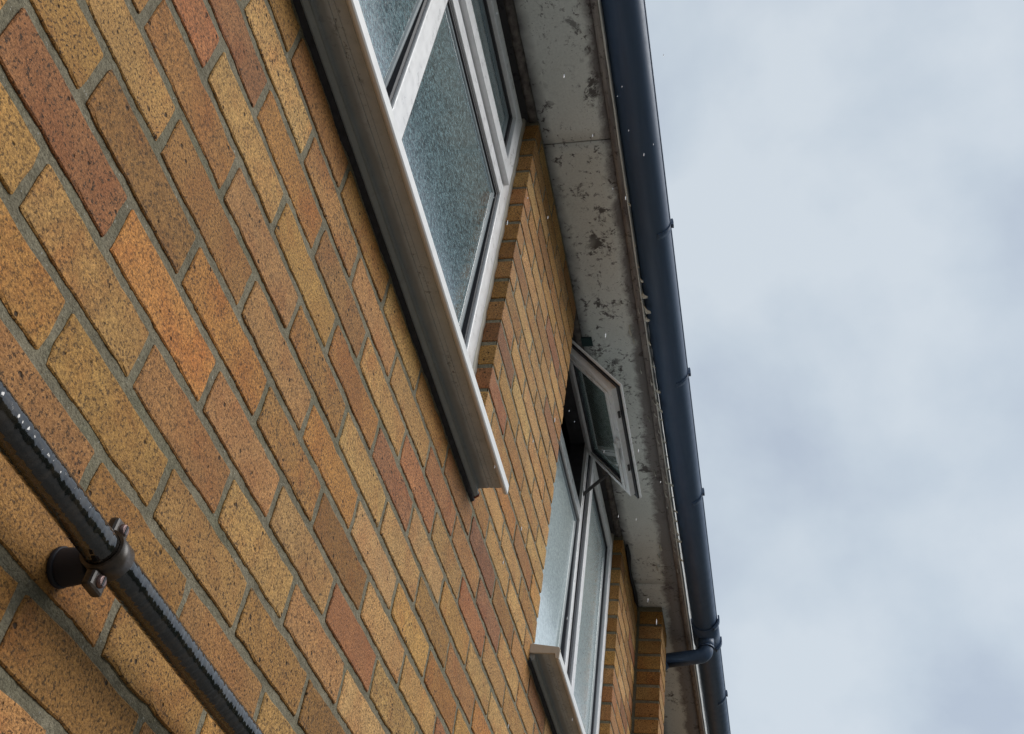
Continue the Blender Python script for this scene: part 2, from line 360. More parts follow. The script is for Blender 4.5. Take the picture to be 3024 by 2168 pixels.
BC = {(-1, 0): 'o', (1, 0): 'y', (3, 0): 'b', (5, 0): 'o', (7, 0): 'd', (0, -1): 'p', (2, -1): 'o', (4, -1): 'n', (6, -1): 'b',
      (-2, 1): 'y', (0, 1): 'b', (2, 1): 'n', (4, 1): 'b', (6, 1): 'p', (8, 1): 'w', (-1, 2): 'r', (1, 2): 'g', (3, 2): 'p', (5, 2): 'l', (7, 2): 'e', (9, 2): 'l',
      (-2, 3): 'o', (0, 3): 'd', (2, 3): 'g', (4, 3): 'o', (6, 3): 'd', (8, 3): 'l', (10, 3): 'b', (-1, 4): 'b', (1, 4): 'd', (3, 4): 'p', (5, 4): 'g', (7, 4): 'w', (9, 4): 'y', (11, 4): 'g',
      (-2, 5): 'o', (0, 5): 'd', (2, 5): 'p', (4, 5): 'd', (6, 5): 'l', (8, 5): 'l', (10, 5): 'o', (12, 5): 'n', (-1, 6): 'e', (1, 6): 'b', (3, 6): 'y', (5, 6): 'g', (7, 6): 'r', (9, 6): 'w', (11, 6): 'y', (13, 6): 'l',
      (0, 7): 'r', (2, 7): 'g', (4, 7): 'n', (6, 7): 'b', (8, 7): 'e', (10, 7): 'b', (12, 7): 'e', (1, 8): 'l', (3, 8): 'n', (5, 8): 'p', (7, 8): 'b', (9, 8): 'r', (11, 8): 'n', (13, 8): 'k',
      (2, 9): 'n', (4, 9): 'o', (6, 9): 'b', (8, 9): 'o', (10, 9): 'n', (12, 9): 'k', (-2, -1): 'y', (-1, -2): 'd', (1, -2): 'o', (3, -2): 'o', (0, -3): 'o', (2, -3): 'd', (-1, -4): 'p', (1, -4): 'p'}
def brick_colour(kx, kz):
    k = BC.get((kx, kz)) or rnd.choice('ooybblllbbgnpwoerd')
    c = lin(*[0.60 * q + 0.40 * a for q, a in zip(PAL[k], (156, 117, 66))]); j = rnd.uniform(1.14, 1.46)
    return tuple(max(0, min(1, q * j * rnd.uniform(0.97, 1.03))) for q in c[:3]) + (1,)

def brick_mesh(mb, L_, H_, D_, ox=0, oy=0, oz=0, seed=0, hi=True):
    """one brick, front face at y = oy, lower left corner at ox, oz; worn, uneven arrises"""
    r = random.Random(seed); b = len(mb.v)
    if not hi:
        mb.box(ox, ox + L_, oy, oy + D_, oz, oz + H_); return
    n1 = max(3, int(L_ / 0.018)); n2 = 4; cr_ = 0.0022
    out_ = []
    for i in range(n1): out_.append((cr_ + (L_ - 2 * cr_) * i / (n1 - 1), 0.0))
    for i in range(n2): out_.append((L_, cr_ + (H_ - 2 * cr_) * i / (n2 - 1)))
    for i in range(n1): out_.append((L_ - cr_ - (L_ - 2 * cr_) * i / (n1 - 1), H_))
    for i in range(n2): out_.append((0.0, H_ - cr_ - (H_ - 2 * cr_) * i / (n2 - 1)))
    m = len(out_); cx, cz = L_ / 2, H_ / 2
    ja, jb, chip = [], [], []
    wa = [r.uniform(0, 50) for _ in range(4)]
    for (x, z) in out_:
        ja.append(0.0020 * noise.noise(Vector((z * 45, wa[0], x * 12))) + r.gauss(0, 0.00035))
        jb.append(0.0022 * noise.noise(Vector((x * 28, wa[1], z * 12))) + r.gauss(0, 0.00035))
        chip.append(r.uniform(0.0015, 0.0055) if r.random() < 0.14 else r.uniform(0, 0.0006))
    tilt = r.uniform(-0.0003, 0.0003); tz = r.uniform(-0.0002, 0.0002)
    def ring(ins, y, ck):
        for (x, z), a, c, h in zip(out_, ja, jb, chip):
            sx = 1 if x > cx else -1; sz_ = 1 if z > cz else -1; e_ = ins + h * ck
            x2 = x - sx * e_ * (1 if abs(x - cx) > L_ / 2 - 0.006 else 0.0) + a
            z2 = z - sz_ * e_ * (1 if abs(z - cz) > H_ / 2 - 0.006 else 0.0) + c
            mb.v.append((ox + x2, oy + y + (tilt * (x - cx) / L_ + tz * (z - cz) / H_) * 2, oz + z2))
    ring(0.0013, 0.0, 1.0); ring(0.0, 0.0013, 0.35); ring(0.0, D_, 0.0)
    for k in range(2):
        for i in range(m):
            j = (i + 1) % m
            mb.face((b + k * m + i, b + k * m + j, b + (k + 1) * m + j, b + (k + 1) * m + i))
    mb.v.append((ox + cx, oy, oz + cz)); c = len(mb.v) - 1
    for i in range(m): mb.face((c, b + (i + 1) % m, b + i))

FULL = []
for s in range(16):
    q = MB(); brick_mesh(q, 0.2125, 0.0625, 0.102, seed=100 + s); FULL.append(q.mesh('brick'))
    FULL[-1].materials.append(BRICK)

bricks = []      # (x0, x1, z0, y, kx, kz, depth)
def perp(kx, kz):
    if (kx, kz) in MEAS: return MEAS[(kx, kz)]
    r = random.Random(kx * 131 + kz * 7919 + 5); return kx * HB + r.gauss(0, 0.0035)
def in_open(x, z):
    return z + 0.5 * CH > SILLZ and (W1[0] < x < W1[1] or W2[0] < x < W2[1])
KZ0 = int(GZ / CH); KZ1 = int(SZ / CH)
for kz in range(KZ0, KZ1 + 1):
    z0 = kz * CH + JT / 2; z1 = min((kz + 1) * CH - JT / 2, SZ - 0.003)
    if z1 - z0 < 0.02: continue
    spans = [(XL, XR)] if (kz + 0.5) * CH < SILLZ else [(XL, W1[0]), (W1[1], W2[0]), (W2[1], XR)]
    for sa, sb in spans:
        cuts = []
        k = int(math.floor(sa / HB)) - 2
        while k * HB < sb + HB:
            if (k + kz) % 2 == 1:
                x = perp(k, kz)
                if sa + 0.055 < x < sb - 0.055: cuts.append((x, k))
            k += 1
        ea = sa - JT / 2; eb = sb + JT / 2
        pts = [(ea, cuts[0][1] - 2 if cuts else 0)] + cuts + [(eb, 0)]
        # no brick longer than a brick: split the over-long end ones
        i = 0
        while i < len(pts) - 1:
            if pts[i + 1][0] - pts[i][0] > 0.246:
                pts.insert(i + 1, ((pts[i][0] + pts[i + 1][0]) / 2 + rnd.uniform(-0.02, 0.02), pts[i][1] + 1))
            i += 1
        for (xa, ka), (xb, _) in zip(pts[:-1], pts[1:]):
            if PX0 - 0.02 < (xa + xb) / 2 < PX1 + 0.02 and abs(xb - xa) < 0.3 and PX0 < xa and xb < PX1: continue
            bricks.append((xa + JT / 2, xb - JT / 2, z0, z1, 0.0, ka, kz))
    bricks.append((PX0, PX1, z0, z1, PY, 900, kz))

def brick_area(b):
    x0, x1, z0, z1, y = b[:5]; q = [project((x, y, z)) for x, z in ((x0, z0), (x1, z0), (x1, z1), (x0, z1))]
    if any(p is None for p in q): return 0
    q = [(min(max(p[0], 0), 3024), min(max(p[1], 0), 2168)) for p in q]
    a = abs(sum(q[i][0] * q[(i + 1) % 4][1] - q[(i + 1) % 4][0] * q[i][1] for i in range(4)) / 2)
    mx_, my_ = sum(p[0] for p in q) / 4, sum(p[1] for p in q) / 4
    if y < 0 and a < 1: return 0
    if y < 0: a += 900
    # hidden behind the sill ledges
    if W1[0] < x0 < W1[1] and z1 > SILLZ - 0.01 and y == 0: a = 0
    return a
areas = [(brick_area(b), i) for i, b in enumerate(bricks)]
areas.sort(reverse=True)
near = set(i for a, i in areas[:296] if a > 40)
far = MB(); farcol = []
for i, (x0, x1, z0, z1, y, kx, kz) in enumerate(bricks):
    colr = brick_colour(kx, kz); yo = y - random.Random(i).uniform(0, 0.0009)
    if i in near:
        Lx = x1 - x0
        if abs(Lx - 0.2125) < 0.02 and abs(z1 - z0 - 0.0625) < 0.002:
            o = link('brick', FULL[rnd.randrange(16)], None, wall)
            sx = Lx / 0.2125
            if rnd.random() < 0.5: o.scale = (sx, 1, 1); o.location = (x0, yo, z0)
            else: o.scale = (-sx, 1, -1); o.location = (x1, yo, z1)      # turned half round about the y axis
        else:
            q = MB(); brick_mesh(q, Lx, z1 - z0, 0.102, seed=5000 + i); me = q.mesh('brick'); me.materials.append(BRICK)
            o = link('brick', me, None, wall); o.location = (x0, yo, z0)
        o.color = colr
    else:
        hi = -0.4 < x0 < 5 and z0 > -0.5
        nf = len(far.f); brick_mesh(far, x1 - x0, z1 - z0, 0.102, x0, yo, z0, seed=9000 + i, hi=hi and areas is not None and brick_area(bricks[i]) > 1)
        farcol += [colr] * (len(far.f) - nf)
me = bpy.data.meshes.new('brick_rest'); me.from_pydata(far.v, [], far.f); me.polygons.foreach_set('use_smooth', far.sm)
ca = me.color_attributes.new('Col', 'FLOAT_COLOR', 'CORNER'); buf = []
for p_, c_ in zip(me.polygons, farcol): buf += list(c_) * p_.loop_total
ca.data.foreach_set('color', buf); me.update()
o = link('smaller_bricks', me, BRICK_FAR, wall); o['kind'] = 'stuff'

# inner leaf and room behind the windows
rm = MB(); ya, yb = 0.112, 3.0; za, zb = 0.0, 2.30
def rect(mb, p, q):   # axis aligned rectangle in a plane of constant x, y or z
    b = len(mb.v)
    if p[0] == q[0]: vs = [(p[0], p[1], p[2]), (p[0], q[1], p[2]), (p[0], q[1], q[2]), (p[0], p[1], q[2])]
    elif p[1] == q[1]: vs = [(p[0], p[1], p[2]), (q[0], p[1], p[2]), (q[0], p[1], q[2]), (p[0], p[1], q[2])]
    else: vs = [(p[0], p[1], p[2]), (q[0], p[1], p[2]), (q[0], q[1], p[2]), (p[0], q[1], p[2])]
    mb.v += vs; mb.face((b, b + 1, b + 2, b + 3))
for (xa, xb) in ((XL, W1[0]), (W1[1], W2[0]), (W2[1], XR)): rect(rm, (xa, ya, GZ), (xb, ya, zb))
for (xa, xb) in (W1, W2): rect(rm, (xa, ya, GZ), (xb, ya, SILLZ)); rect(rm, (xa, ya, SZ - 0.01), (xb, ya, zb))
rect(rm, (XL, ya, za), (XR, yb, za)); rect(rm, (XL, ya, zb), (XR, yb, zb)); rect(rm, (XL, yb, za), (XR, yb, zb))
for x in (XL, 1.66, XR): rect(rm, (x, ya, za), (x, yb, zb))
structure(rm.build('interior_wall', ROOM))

# ------------------------------------------------------------------ windows
YF, YS, YG = 0.045, 0.031, 0.066        # frame face, sash face, glass
Z0, ZT = 0.800, 2.096                    # frame bottom and top
def bar(mb, x0, x1, z0, z1, y0, y1): mb.box(x0, x1, y0, y1, z0, z1)
def frame_ring(x0, x1, z0, z1, wd, y0, y1):
    """mitred frame: chamfered towards the glass"""
    m = MB(); o_ = [(x0, z0), (x1, z0), (x1, z1), (x0, z1)]; i_ = [(x0 + wd, z0 + wd), (x1 - wd, z0 + wd), (x1 - wd, z1 - wd), (x0 + wd, z1 - wd)]
    j_ = [(x0 + wd + .004, z0 + wd + .004), (x1 - wd - .004, z0 + wd + .004), (x1 - wd - .004, z1 - wd - .004), (x0 + wd + .004, z1 - wd - .004)]
    for ringp, y in ((o_, y1), (o_, y0), (i_, y0), (j_, y1)):
        m.v += [(x, y, z) for x, z in ringp]
    for k in range(4):
        a, b = k * 4, ((k + 1) % 4) * 4
        for i in range(4): j = (i + 1) % 4; m.face((a + i, a + j, b + j, b + i))
    return m
def gasket_ring(x0, x1, z0, z1, wd, y0, y1): return frame_ring(x0, x1, z0, z1, wd, y0, y1)
def pane(parent, x0, x1, z0, z1, y=YG, mat=None, lean=0.0):
    m = MB(); m.box(x0, x1, y, y + 0.006, z0, z1); tl = math.tan(math.radians(lean)); m.v = [(a, b + tl * (1.21 - c), c) for a, b, c in m.v]; o = m.build('pane', mat or GLASS, parent)
    q = gasket_ring(x0 - 0.001, x1 + 0.001, z0 - 0.001, z1 + 0.001, 0.013, y - (0.010 if not lean else 0.0135), y - 0.0005); q.build('gasket', GASKET, parent)
    b = gasket_ring(x0 + 0.012, x1 - 0.012, z0 + 0.012, z1 - 0.012, 0.010, y - 0.0035, y - 0.0003)
    b.v = [(a_, b_ + tl * (1.21 - c_), c_) for a_, b_, c_ in b.v]; b.build('glazing_spacer', SPACER, parent)
    return o
SPACER = plain('glazing_spacer', (0.22, 0.26, 0.28, 1), 0.35, nz=0.1)

SILLP = [(0.046, 0.7905), (-0.0560, 0.7905), (-0.0605, 0.7870), (-0.0655, 0.782), (-0.067, 0.772), (-0.0705, 0.769), (-0.0745, 0.769), (-0.0765, 0.7715), (-0.0765, 0.792), (-0.0735, 0.7965), (0.046, 0.8120)]
UNDERP = [(0.046, 0.775), (-0.002, 0.763), (-0.008, 0.7625), (-0.0145, 0.768), (-0.0145, 0.773), (-0.0105, 0.7815), (-0.013, 0.7865), (-0.0340, 0.7868), (-0.0342, 0.7885), (-0.0355, 0.7885), (-0.0357, 0.7868), (-0.0430, 0.7868), (-0.0432, 0.7880), (-0.0442, 0.7880), (-0.0444, 0.7866), (-0.0595, 0.7862), (-0.0600, 0.7895), (0.046, 0.7898)]
def grime_shade_mat():  # white underside: grime plus shade put into the colour, darker towards the wall
    m, t, p = new_mat('grimy_shaded_sill_underside'); v = pos(t)
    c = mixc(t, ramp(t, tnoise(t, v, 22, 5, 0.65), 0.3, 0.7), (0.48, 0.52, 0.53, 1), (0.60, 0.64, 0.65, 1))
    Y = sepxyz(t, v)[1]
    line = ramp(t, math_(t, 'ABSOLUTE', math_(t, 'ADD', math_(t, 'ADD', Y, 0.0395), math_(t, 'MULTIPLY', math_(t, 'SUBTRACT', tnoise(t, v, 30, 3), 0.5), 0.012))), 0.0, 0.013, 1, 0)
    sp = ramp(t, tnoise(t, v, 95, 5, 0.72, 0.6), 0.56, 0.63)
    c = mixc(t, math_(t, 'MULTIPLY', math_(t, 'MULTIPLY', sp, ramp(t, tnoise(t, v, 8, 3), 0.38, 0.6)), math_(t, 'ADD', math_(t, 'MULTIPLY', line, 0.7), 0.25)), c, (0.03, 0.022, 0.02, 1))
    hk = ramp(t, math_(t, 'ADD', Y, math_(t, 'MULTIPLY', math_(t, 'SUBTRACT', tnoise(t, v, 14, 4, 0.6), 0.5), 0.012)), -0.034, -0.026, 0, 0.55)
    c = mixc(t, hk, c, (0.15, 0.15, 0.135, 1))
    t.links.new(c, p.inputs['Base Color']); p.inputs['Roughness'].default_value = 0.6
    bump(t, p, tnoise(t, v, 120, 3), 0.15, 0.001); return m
GRIME_SHADE = grime_shade_mat()
def window(x0, x1, label, mull, sill_label):
    wd = thing('window', label, 'window', 'upvc windows under the eaves')
    frame_ring(x0 + 0.005, x1 - 0.005, Z0, ZT, 0.060, YF, 0.11).build('frame', UPVC, wd, 0.003)
    return wd

# --- first window (nearest)
w1 = window(*W1, 'white plastic window nearest the camera, closed, patterned panes either side of a wide mullion', None, None)
m = MB(); m.box(0.586, 0.655, YF, 0.108, Z0 + 0.06, ZT - 0.06); m.build('mullion', UPVC, w1, 0.0035)
m = MB(); m.box(0.655, W1[1] - 0.065, YF + 0.0006, 0.107, 1.688, 1.734); m.build('transom', UPVC, w1, 0.0025)
m = MB(); m.box(W1[0] + 0.065, 0.586, YF + 0.0006, 0.107, 1.688, 1.734); m.build('transom', UPVC, w1, 0.0025)
pane(w1, 0.655, W1[1] - 0.065, Z0 + 0.06, 1.688, lean=0.7); pane(w1, W1[0] + 0.065, 0.586, Z0 + 0.06, 1.688, lean=1.25)
def fan_sash(parent, x0, x1, z0, z1, name='sash'):
    s = frame_ring(x0, x1, z0, z1, 0.050, YS, 0.064).build(name, UPVC, parent, 0.0025)
    pane(s, x0 + 0.050, x1 - 0.050, z0 + 0.050, z1 - 0.050, YS + 0.022); return s
fan_sash(w1, 0.612, 1.240, 1.742, 2.036)
fan_sash(w1, W1[0] + 0.050, 0.604, 1.742, 2.036)
m = MB(); m.prism([(YF - 0.004, 0), (YF + 0.012, 0.0), (YF + 0.012, 0.010), (YF + 0.0, 0.010)], 0, 1)   # sealant bead up the jambs
def sealant(parent, x, side):
    q = MB(); n_ = 60; b = 0
    for k in range(n_ + 1):
        z = 0.80 + (SZ - 0.80) * k / n_; wv = 0.010 + 0.0028 * nz(x, z, 30, 3)
        q.v += [(x, YF + 0.016, z), (x, YF - 0.006 - 0.003 * nz(x, z, 22, 9), z), (x - side * wv, YF - 0.001, z), (x - side * wv, YF + 0.016, z)]
    for k in range(n_):
        for i in range(3): q.face((k * 4 + i, k * 4 + i + 1, k * 4 + i + 5, k * 4 + i + 4), True)
    q.build('sealant', CAULK, parent)
sealant(w1, W1[1], 1)
m = MB(); m.prism(SILLP, W1[0] - 0.024, 1.314, 1); s1 = m.build('sill', SILLM, w1)
q = MB(); q.prism(UNDERP, W1[0] - 0.023, 1.3135, 1); q.build('underside', GRIME_SHADE, s1)
q = MB(); q.prism([(-0.001, 0.7615), (-0.0075, 0.7612), (-0.0155, 0.7672), (-0.0155, 0.7735), (-0.010, 0.781), (-0.001, 0.781)], 1.3105, 1.3155); q.build('end_trim', RUST, s1)

def shadow_gap(parent, xa, xb, zc):  # dark strip put in for the dirty, shadowed gap below the sill
    m_ = MB(); n_ = int((xb - xa) / 0.006)
    for k in range(n_ + 1):
        x = xa + (xb - xa) * k / n_; lo = zc - 0.006 - 0.007 * max(0, 0.3 + nz(x, 0, 14, 1)) - 0.003 * nz(x, 0, 70, 2)
        m_.v += [(x, -0.001, zc + 0.004), (x, -0.006, zc + 0.001), (x, -0.0045, (zc + lo) / 2), (x, 0.004, lo)]
    for k in range(n_):
        for i in range(3): m_.face((k * 4 + i, k * 4 + i + 1, k * 4 + i + 5, k * 4 + i + 4), True)
    m_.build('shadow_gap', GAP_DARK, parent)
shadow_gap(s1, W1[0] - 0.03, 1.318, 0.7605)
# --- second window
w2 = window(*W2, 'white plastic window further along with its top vent swung open', None, None)
m = MB(); m.box(2.663, 2.745, YF, 0.108, Z0 + 0.06, ZT - 0.06); m.build('mullion', UPVC, w2, 0.003)
m = MB(); m.box(W2[0] + 0.065, 2.663, YF + 0.0006, 0.107, 1.686, 1.732); m.build('transom', UPVC, w2, 0.0025)
pane(w2, W2[0] + 0.065, 2.663, Z0 + 0.06, 1.686, mat=SKY_PALE, lean=1.0)
m = MB(); m.box(2.7015, 2.727, YS + 0.009, YF - 0.0004, Z0 + 0.02, ZT - 0.03); m.build('sash_seal', GASKET, w2)
cs = frame_ring(2.727, 3.312, Z0 + 0.012, 2.032, 0.048, YS, 0.070).build('casement_sash', UPVC, w2, 0.0025)
pane(cs, 2.775, 3.264, Z0 + 0.06, 1.984, YS + 0.022, SKY_PALE)
sealant(w2, W2[1], 1)
frame_ring(W2[0] + 0.0655, 2.6625, 1.7325, ZT - 0.0605, 0.002, 0.056, 0.1085).build('added_dark_rebate_lining', plain('added_lining_grey', (0.06, 0.058, 0.066, 1), 0.5, nz=0.2), w2)  # dark lining added to darken the white rebate round the open vent
m = MB(); m.prism(SILLP, 1.990, W2[1] + 0.024, 1); s2 = m.build('sill', SILLM, w2)
q = MB(); q.prism(UNDERP, 1.9905, W2[1] + 0.0235, 1); q.build('underside', GRIME_SHADE, s2)
capp = [(0.001, 0.7795), (-0.0655, 0.779), (-0.0685, 0.7655), (-0.0775, 0.7625), (-0.0790, 0.790), (-0.0755, 0.7975), (0.001, 0.8065)]
q = MB(); q.prism(capp, 1.9840, 1.9905); q.build('end_cap', paint_mat('cream_end_cap', (0.62, 0.56, 0.47, 1), 0.45, 0.3), s2, 0.0012)
shadow_gap(s2, 1.980, W2[1] + 0.03, 0.7605)
# open vent: built shut, then swung out about its top edge
HZ, HY = 2.034, 0.034
vent = frame_ring(2.094, 2.690, 1.726, HZ, 0.050, YS, YS + 0.009).mesh('vent_sash')
def swing(me, ang):
    Rm = Matrix.Translation((0, HY, HZ)) @ Matrix.Rotation(ang, 4, 'X') @ Matrix.Translation((0, -HY, -HZ)); me.transform(Rm); return me
ANG = math.radians(-40)
vs = link('vent_sash', swing(vent, ANG), UPVC, w2); vs['label'] = 'top vent sash propped wide open'
bv = vs.modifiers.new('bevel', 'BEVEL'); bv.width = 0.002; bv.segments = 2; bv.limit_method = 'ANGLE'
def vpart(mb, name, mat, bev=0):
    o = link(name, swing(mb.mesh(name), ANG), mat, vs)
    if bev: b = o.modifiers.new('bevel', 'BEVEL'); b.width = bev; b.segments = 2; b.limit_method = 'ANGLE'
    return o
q = MB(); q.box(2.144, 2.640, YS + 0.016, YS + 0.022, 1.776, 1.984); vpart(q, 'pane', CLEAR)
vpart(frame_ring(2.144, 2.640, 1.776, 1.984, 0.011, YS + 0.022, YS + 0.030), 'gasket', GASKET)
vpart(frame_ring(2.111, 2.673, 1.743, HZ - 0.017, 0.031, YS + 0.0095, 0.066), 'sash_body', UPVC, 0.002)
vpart(frame_ring(2.133, 2.651, 1.765, HZ - 0.039, 0.012, 0.0665, 0.072), 'inner_bead', UPVC, 0.002)
vpart(frame_ring(2.0965, 2.6875, 1.7285, HZ - 0.0025, 0.0135, YS + 0.0095, YS + 0.0150), 'seal', GASKET)
q = MB(); q.box(2.36, 2.40, 0.0665, 0.076, 1.746, 1.763); q.box(2.372, 2.48, 0.0765, 0.086, 1.748, 1.761); vpart(q, 'handle', UPVC, 0.002)
for xx in (2.22, 2.50): q = MB(); q.box(xx, xx + 0.03, 0.050, 0.058, 1.7385, 1.7425); vpart(q, 'keep', STEEL)
for xx in (2.676,):                         # friction stays
    q = MB(); p0 = Vector((xx, 0.052, 1.80)); a = Vector((xx, HY, HZ - 0.17)) - Vector((0, HY, HZ)); rv = Matrix.Rotation(ANG, 3, 'X') @ Vector((0, 0.026, -0.15)); p1 = Vector((xx, HY + rv.y, HZ + rv.z))
    d = (p1 - p0); q.tube([p0, p0 + d * 0.5, p1], 0.0065, 6, False); q.tube([(xx, 0.05, 1.76), (xx, 0.05, 1.98)], 0.006, 6, False); q.build('friction_stay', STEEL, w2)

# ------------------------------------------------------------------ eaves: soffit, fascia, gutter, roof
sof = thing('soffit', 'pale painted soffit boards spotted with black mould under the eaves', 'soffit')
def board(x0, x1, sag):
    m = MB(); n_ = int((x1 - x0) / 0.05); b = 0; ys = [0.11, 0.0, -0.05, -0.10, -0.15, -0.199]
    for k in range(n_ + 1):
        x = x0 + (x1 - x0) * k / n_
        for y in ys:
            m.v.append((x, y, SZ + 0.0012 * nz(x, y, 3, 2) - sag(x, y)))
    for k in range(n_):
        for i in range(len(ys) - 1): a = k * len(ys) + i; m.face((a, a + 1, a + len(ys) + 1, a + len(ys)), True)
    o = m.build('board', SOFFIT, sof); s_ = o.modifiers.new('thick', 'SOLIDIFY'); s_.thickness = 0.009; s_.offset = 1
    return o
board(XL, 1.376, lambda x, y: 0.0); board(1.3815, 3.745, lambda x, y: max(0, x - 3.2) * 0.03 * max(0, -y) * 2)
board(3.750, XR, lambda x, y: 0.006 * math.exp(-((x - 3.75) / 0.08) ** 2) - 0.004)
q = MB(); q.prism([(0.030, SZ - 0.001), (0.030, SZ - 0.010), (0.022, SZ - 0.014), (0.010, SZ - 0.012), (0.004, SZ - 0.001)], W1[0], W1[1], 24, 0.0008, True); q.build('batten', BATTEN, sof)
q = MB(); q.prism([(0.030, SZ - 0.001), (0.030, SZ - 0.010), (0.022, SZ - 0.014), (0.010, SZ - 0.012), (0.004, SZ - 0.001)], W2[0], W2[1], 24, 0.0008, True); q.build('batten', BATTEN, sof)
# black strip drawn for the dark wall-to-soffit gap in the corner by the pier
q = MB(); n_ = 24
for k in range(n_ + 1):
    x = 3.44 + 0.49 * k / n_; dr = 0.075 * math.sin(math.pi * min(1, k / n_ * 0.95 + 0.02)) ** 0.7 * (0.75 + 0.25 * nz(x, 0, 9))
    q.v += [(x, -0.004, SZ + 0.002), (x, -0.012 - 0.012 * nz(x, 1, 7), SZ - dr * 0.5), (x, -0.008, SZ - dr), (x, -0.004, SZ - dr * 0.98), (x, -0.003, SZ - dr * 0.4)]
for k in range(n_):
    for i in range(4): q.face((k * 5 + i, k * 5 + i + 1, k * 5 + i + 6, k * 5 + i + 5), True)
tag(q.build('dark_gap_strip', BLACKISH), 'black strip in place of the dark gap under the soffit beside the brick pier', 'felt strip')
q = MB(); q.box(2.184, 2.228, -0.030, 0.028, SZ - 0.0065, SZ - 0.002)
tag(q.build('packer', GREENP, None, 0.002), 'small dark green block tucked under the soffit just above the open vent', 'packer')

fas = thing('fascia', 'weathered fascia board with peeling cream paint between soffit and gutter', 'fascia')
q = MB(); q.prism([(-0.2005, SZ - 0.001), (-0.2005, SZ - 0.007), (-0.2180, SZ - 0.0085), (-0.2195, SZ - 0.006), (-0.2195, SZ + 0.012), (-0.2005, SZ + 0.012)], XL, XR, 300, 0.0007, True); q.build('bottom_trim', TRIM, fas)
q = MB(); q.prism([(-0.2200, SZ - 0.006), (-0.2245, SZ - 0.005), (-0.2252, SZ + 0.17), (-0.2200, SZ + 0.17)], XL, XR, 220, 0.0006, False); q.build('board', FASCIA, fas)
def flake(x, y, z, ln, wd_, curl, ang):
    m = MB(); n_ = 4; ca_, sa_ = math.cos(ang), math.sin(ang)
    for k in range(n_ + 1):
        u = k / n_; a = curl * u; dx = ln * u * 0.25; dz = -ln * math.sin(a) / max(curl, 0.1); dy = -ln * (1 - math.cos(a)) / max(curl, 0.1)
        wv = wd_ * (1 - 0.75 * u) * rnd.uniform(0.8, 1.2)
        for s_ in (-1, 1): m.v.append((x + dx + s_ * wv * ca_, y + dy + s_ * wv * sa_ * 0.4, z + dz + rnd.gauss(0, 0.0006)))
    for k in range(n_): m.face((k * 2, k * 2 + 1, k * 2 + 3, k * 2 + 2), True)
    o = m.build('paint_flake', FLAKE, fas); sm_ = o.modifiers.new('thick', 'SOLIDIFY'); sm_.thickness = 0.0007
fl = [(2.00, 1.0), (2.06, 1.3), (2.11, 0.8), (2.22, 0.8), (2.34, 0.7), (2.47, 0.9), (2.56, 1.2), (2.63, 0.6), (2.75, 0.8), (2.83, 0.9), (2.92, 0.6), (3.02, 0.9), (3.10, 0.7), (3.18, 1.3), (3.26, 0.8), (3.33, 1.3), (3.40, 1.1), (3.48, 0.9), (3.53, 1.2), (1.62, 0.4), (1.78, 0.5), (1.87, 0.5), (1.93, 0.7)]
for x, s_ in fl: flake(x, -0.2256, SZ + 0.002, 0.026 * s_, 0.014 * s_ + 0.004, rnd.uniform(0.5, 2.2), rnd.uniform(-0.5, 0.5))
for k in range(26):
    x = rnd.uniform(1.9, 3.7); flake(x, -0.2215 + rnd.uniform(0, 0.018), SZ - 0.006, rnd.uniform(0.008, 0.022), rnd.uniform(0.004, 0.014), rnd.uniform(0.3, 1.5), rnd.uniform(-1, 1))
for x, y, s_ in ((2.155, -0.165, 1.4), (2.20, -0.172, 1.1), (2.36, -0.182, 0.8), (3.45, -0.150, 1.2), (3.52, -0.135, 1.0), (3.60, -0.120, 1.3), (3.66, -0.14, 0.9), (2.62, -0.183, 0.9), (2.95, -0.175, 0.8)):
    flake(x, y, SZ - 0.0015, 0.020 * s_, 0.016 * s_, 0.7, rnd.uniform(-0.8, 0.8))

GR, GZC = 0.058, 2.170
gy = lambda x: -0.2735 - 0.0043 * x
gut = thing('gutter', 'black half round plastic gutter running along the eaves, wet and glossy', 'gutter')
def half_round(x0, x1, r, t_, a0=0.0, a1=math.pi, dz=0.0, n=18, nx=1):
    m = MB(); k = 0
    for i in range(nx + 1):
        x = x0 + (x1 - x0) * i / nx
        for rr, seq in ((r, range(n + 1)), (r - t_, range(n, -1, -1))):
            for j in seq:
                a = a0 + (a1 - a0) * j / n; m.v.append((x, gy(x) - rr * math.cos(a), GZC + dz - rr * math.sin(a)))
    q_ = 2 * (n + 1)
    for i in range(nx):
        for j in range(q_): m.face((i * q_ + j, i * q_ + (j + 1) % q_, (i + 1) * q_ + (j + 1) % q_, (i + 1) * q_ + j), j < n or n < j < q_ - 1)
    for i in (0, nx):
        for j in range(n): m.face((i * q_ + j, i * q_ + j + 1, i * q_ + q_ - 2 - j, i * q_ + q_ - 1 - j))
    return m
half_round(XL, XR, GR, 0.003, nx=40).build('trough', PVC, gut)
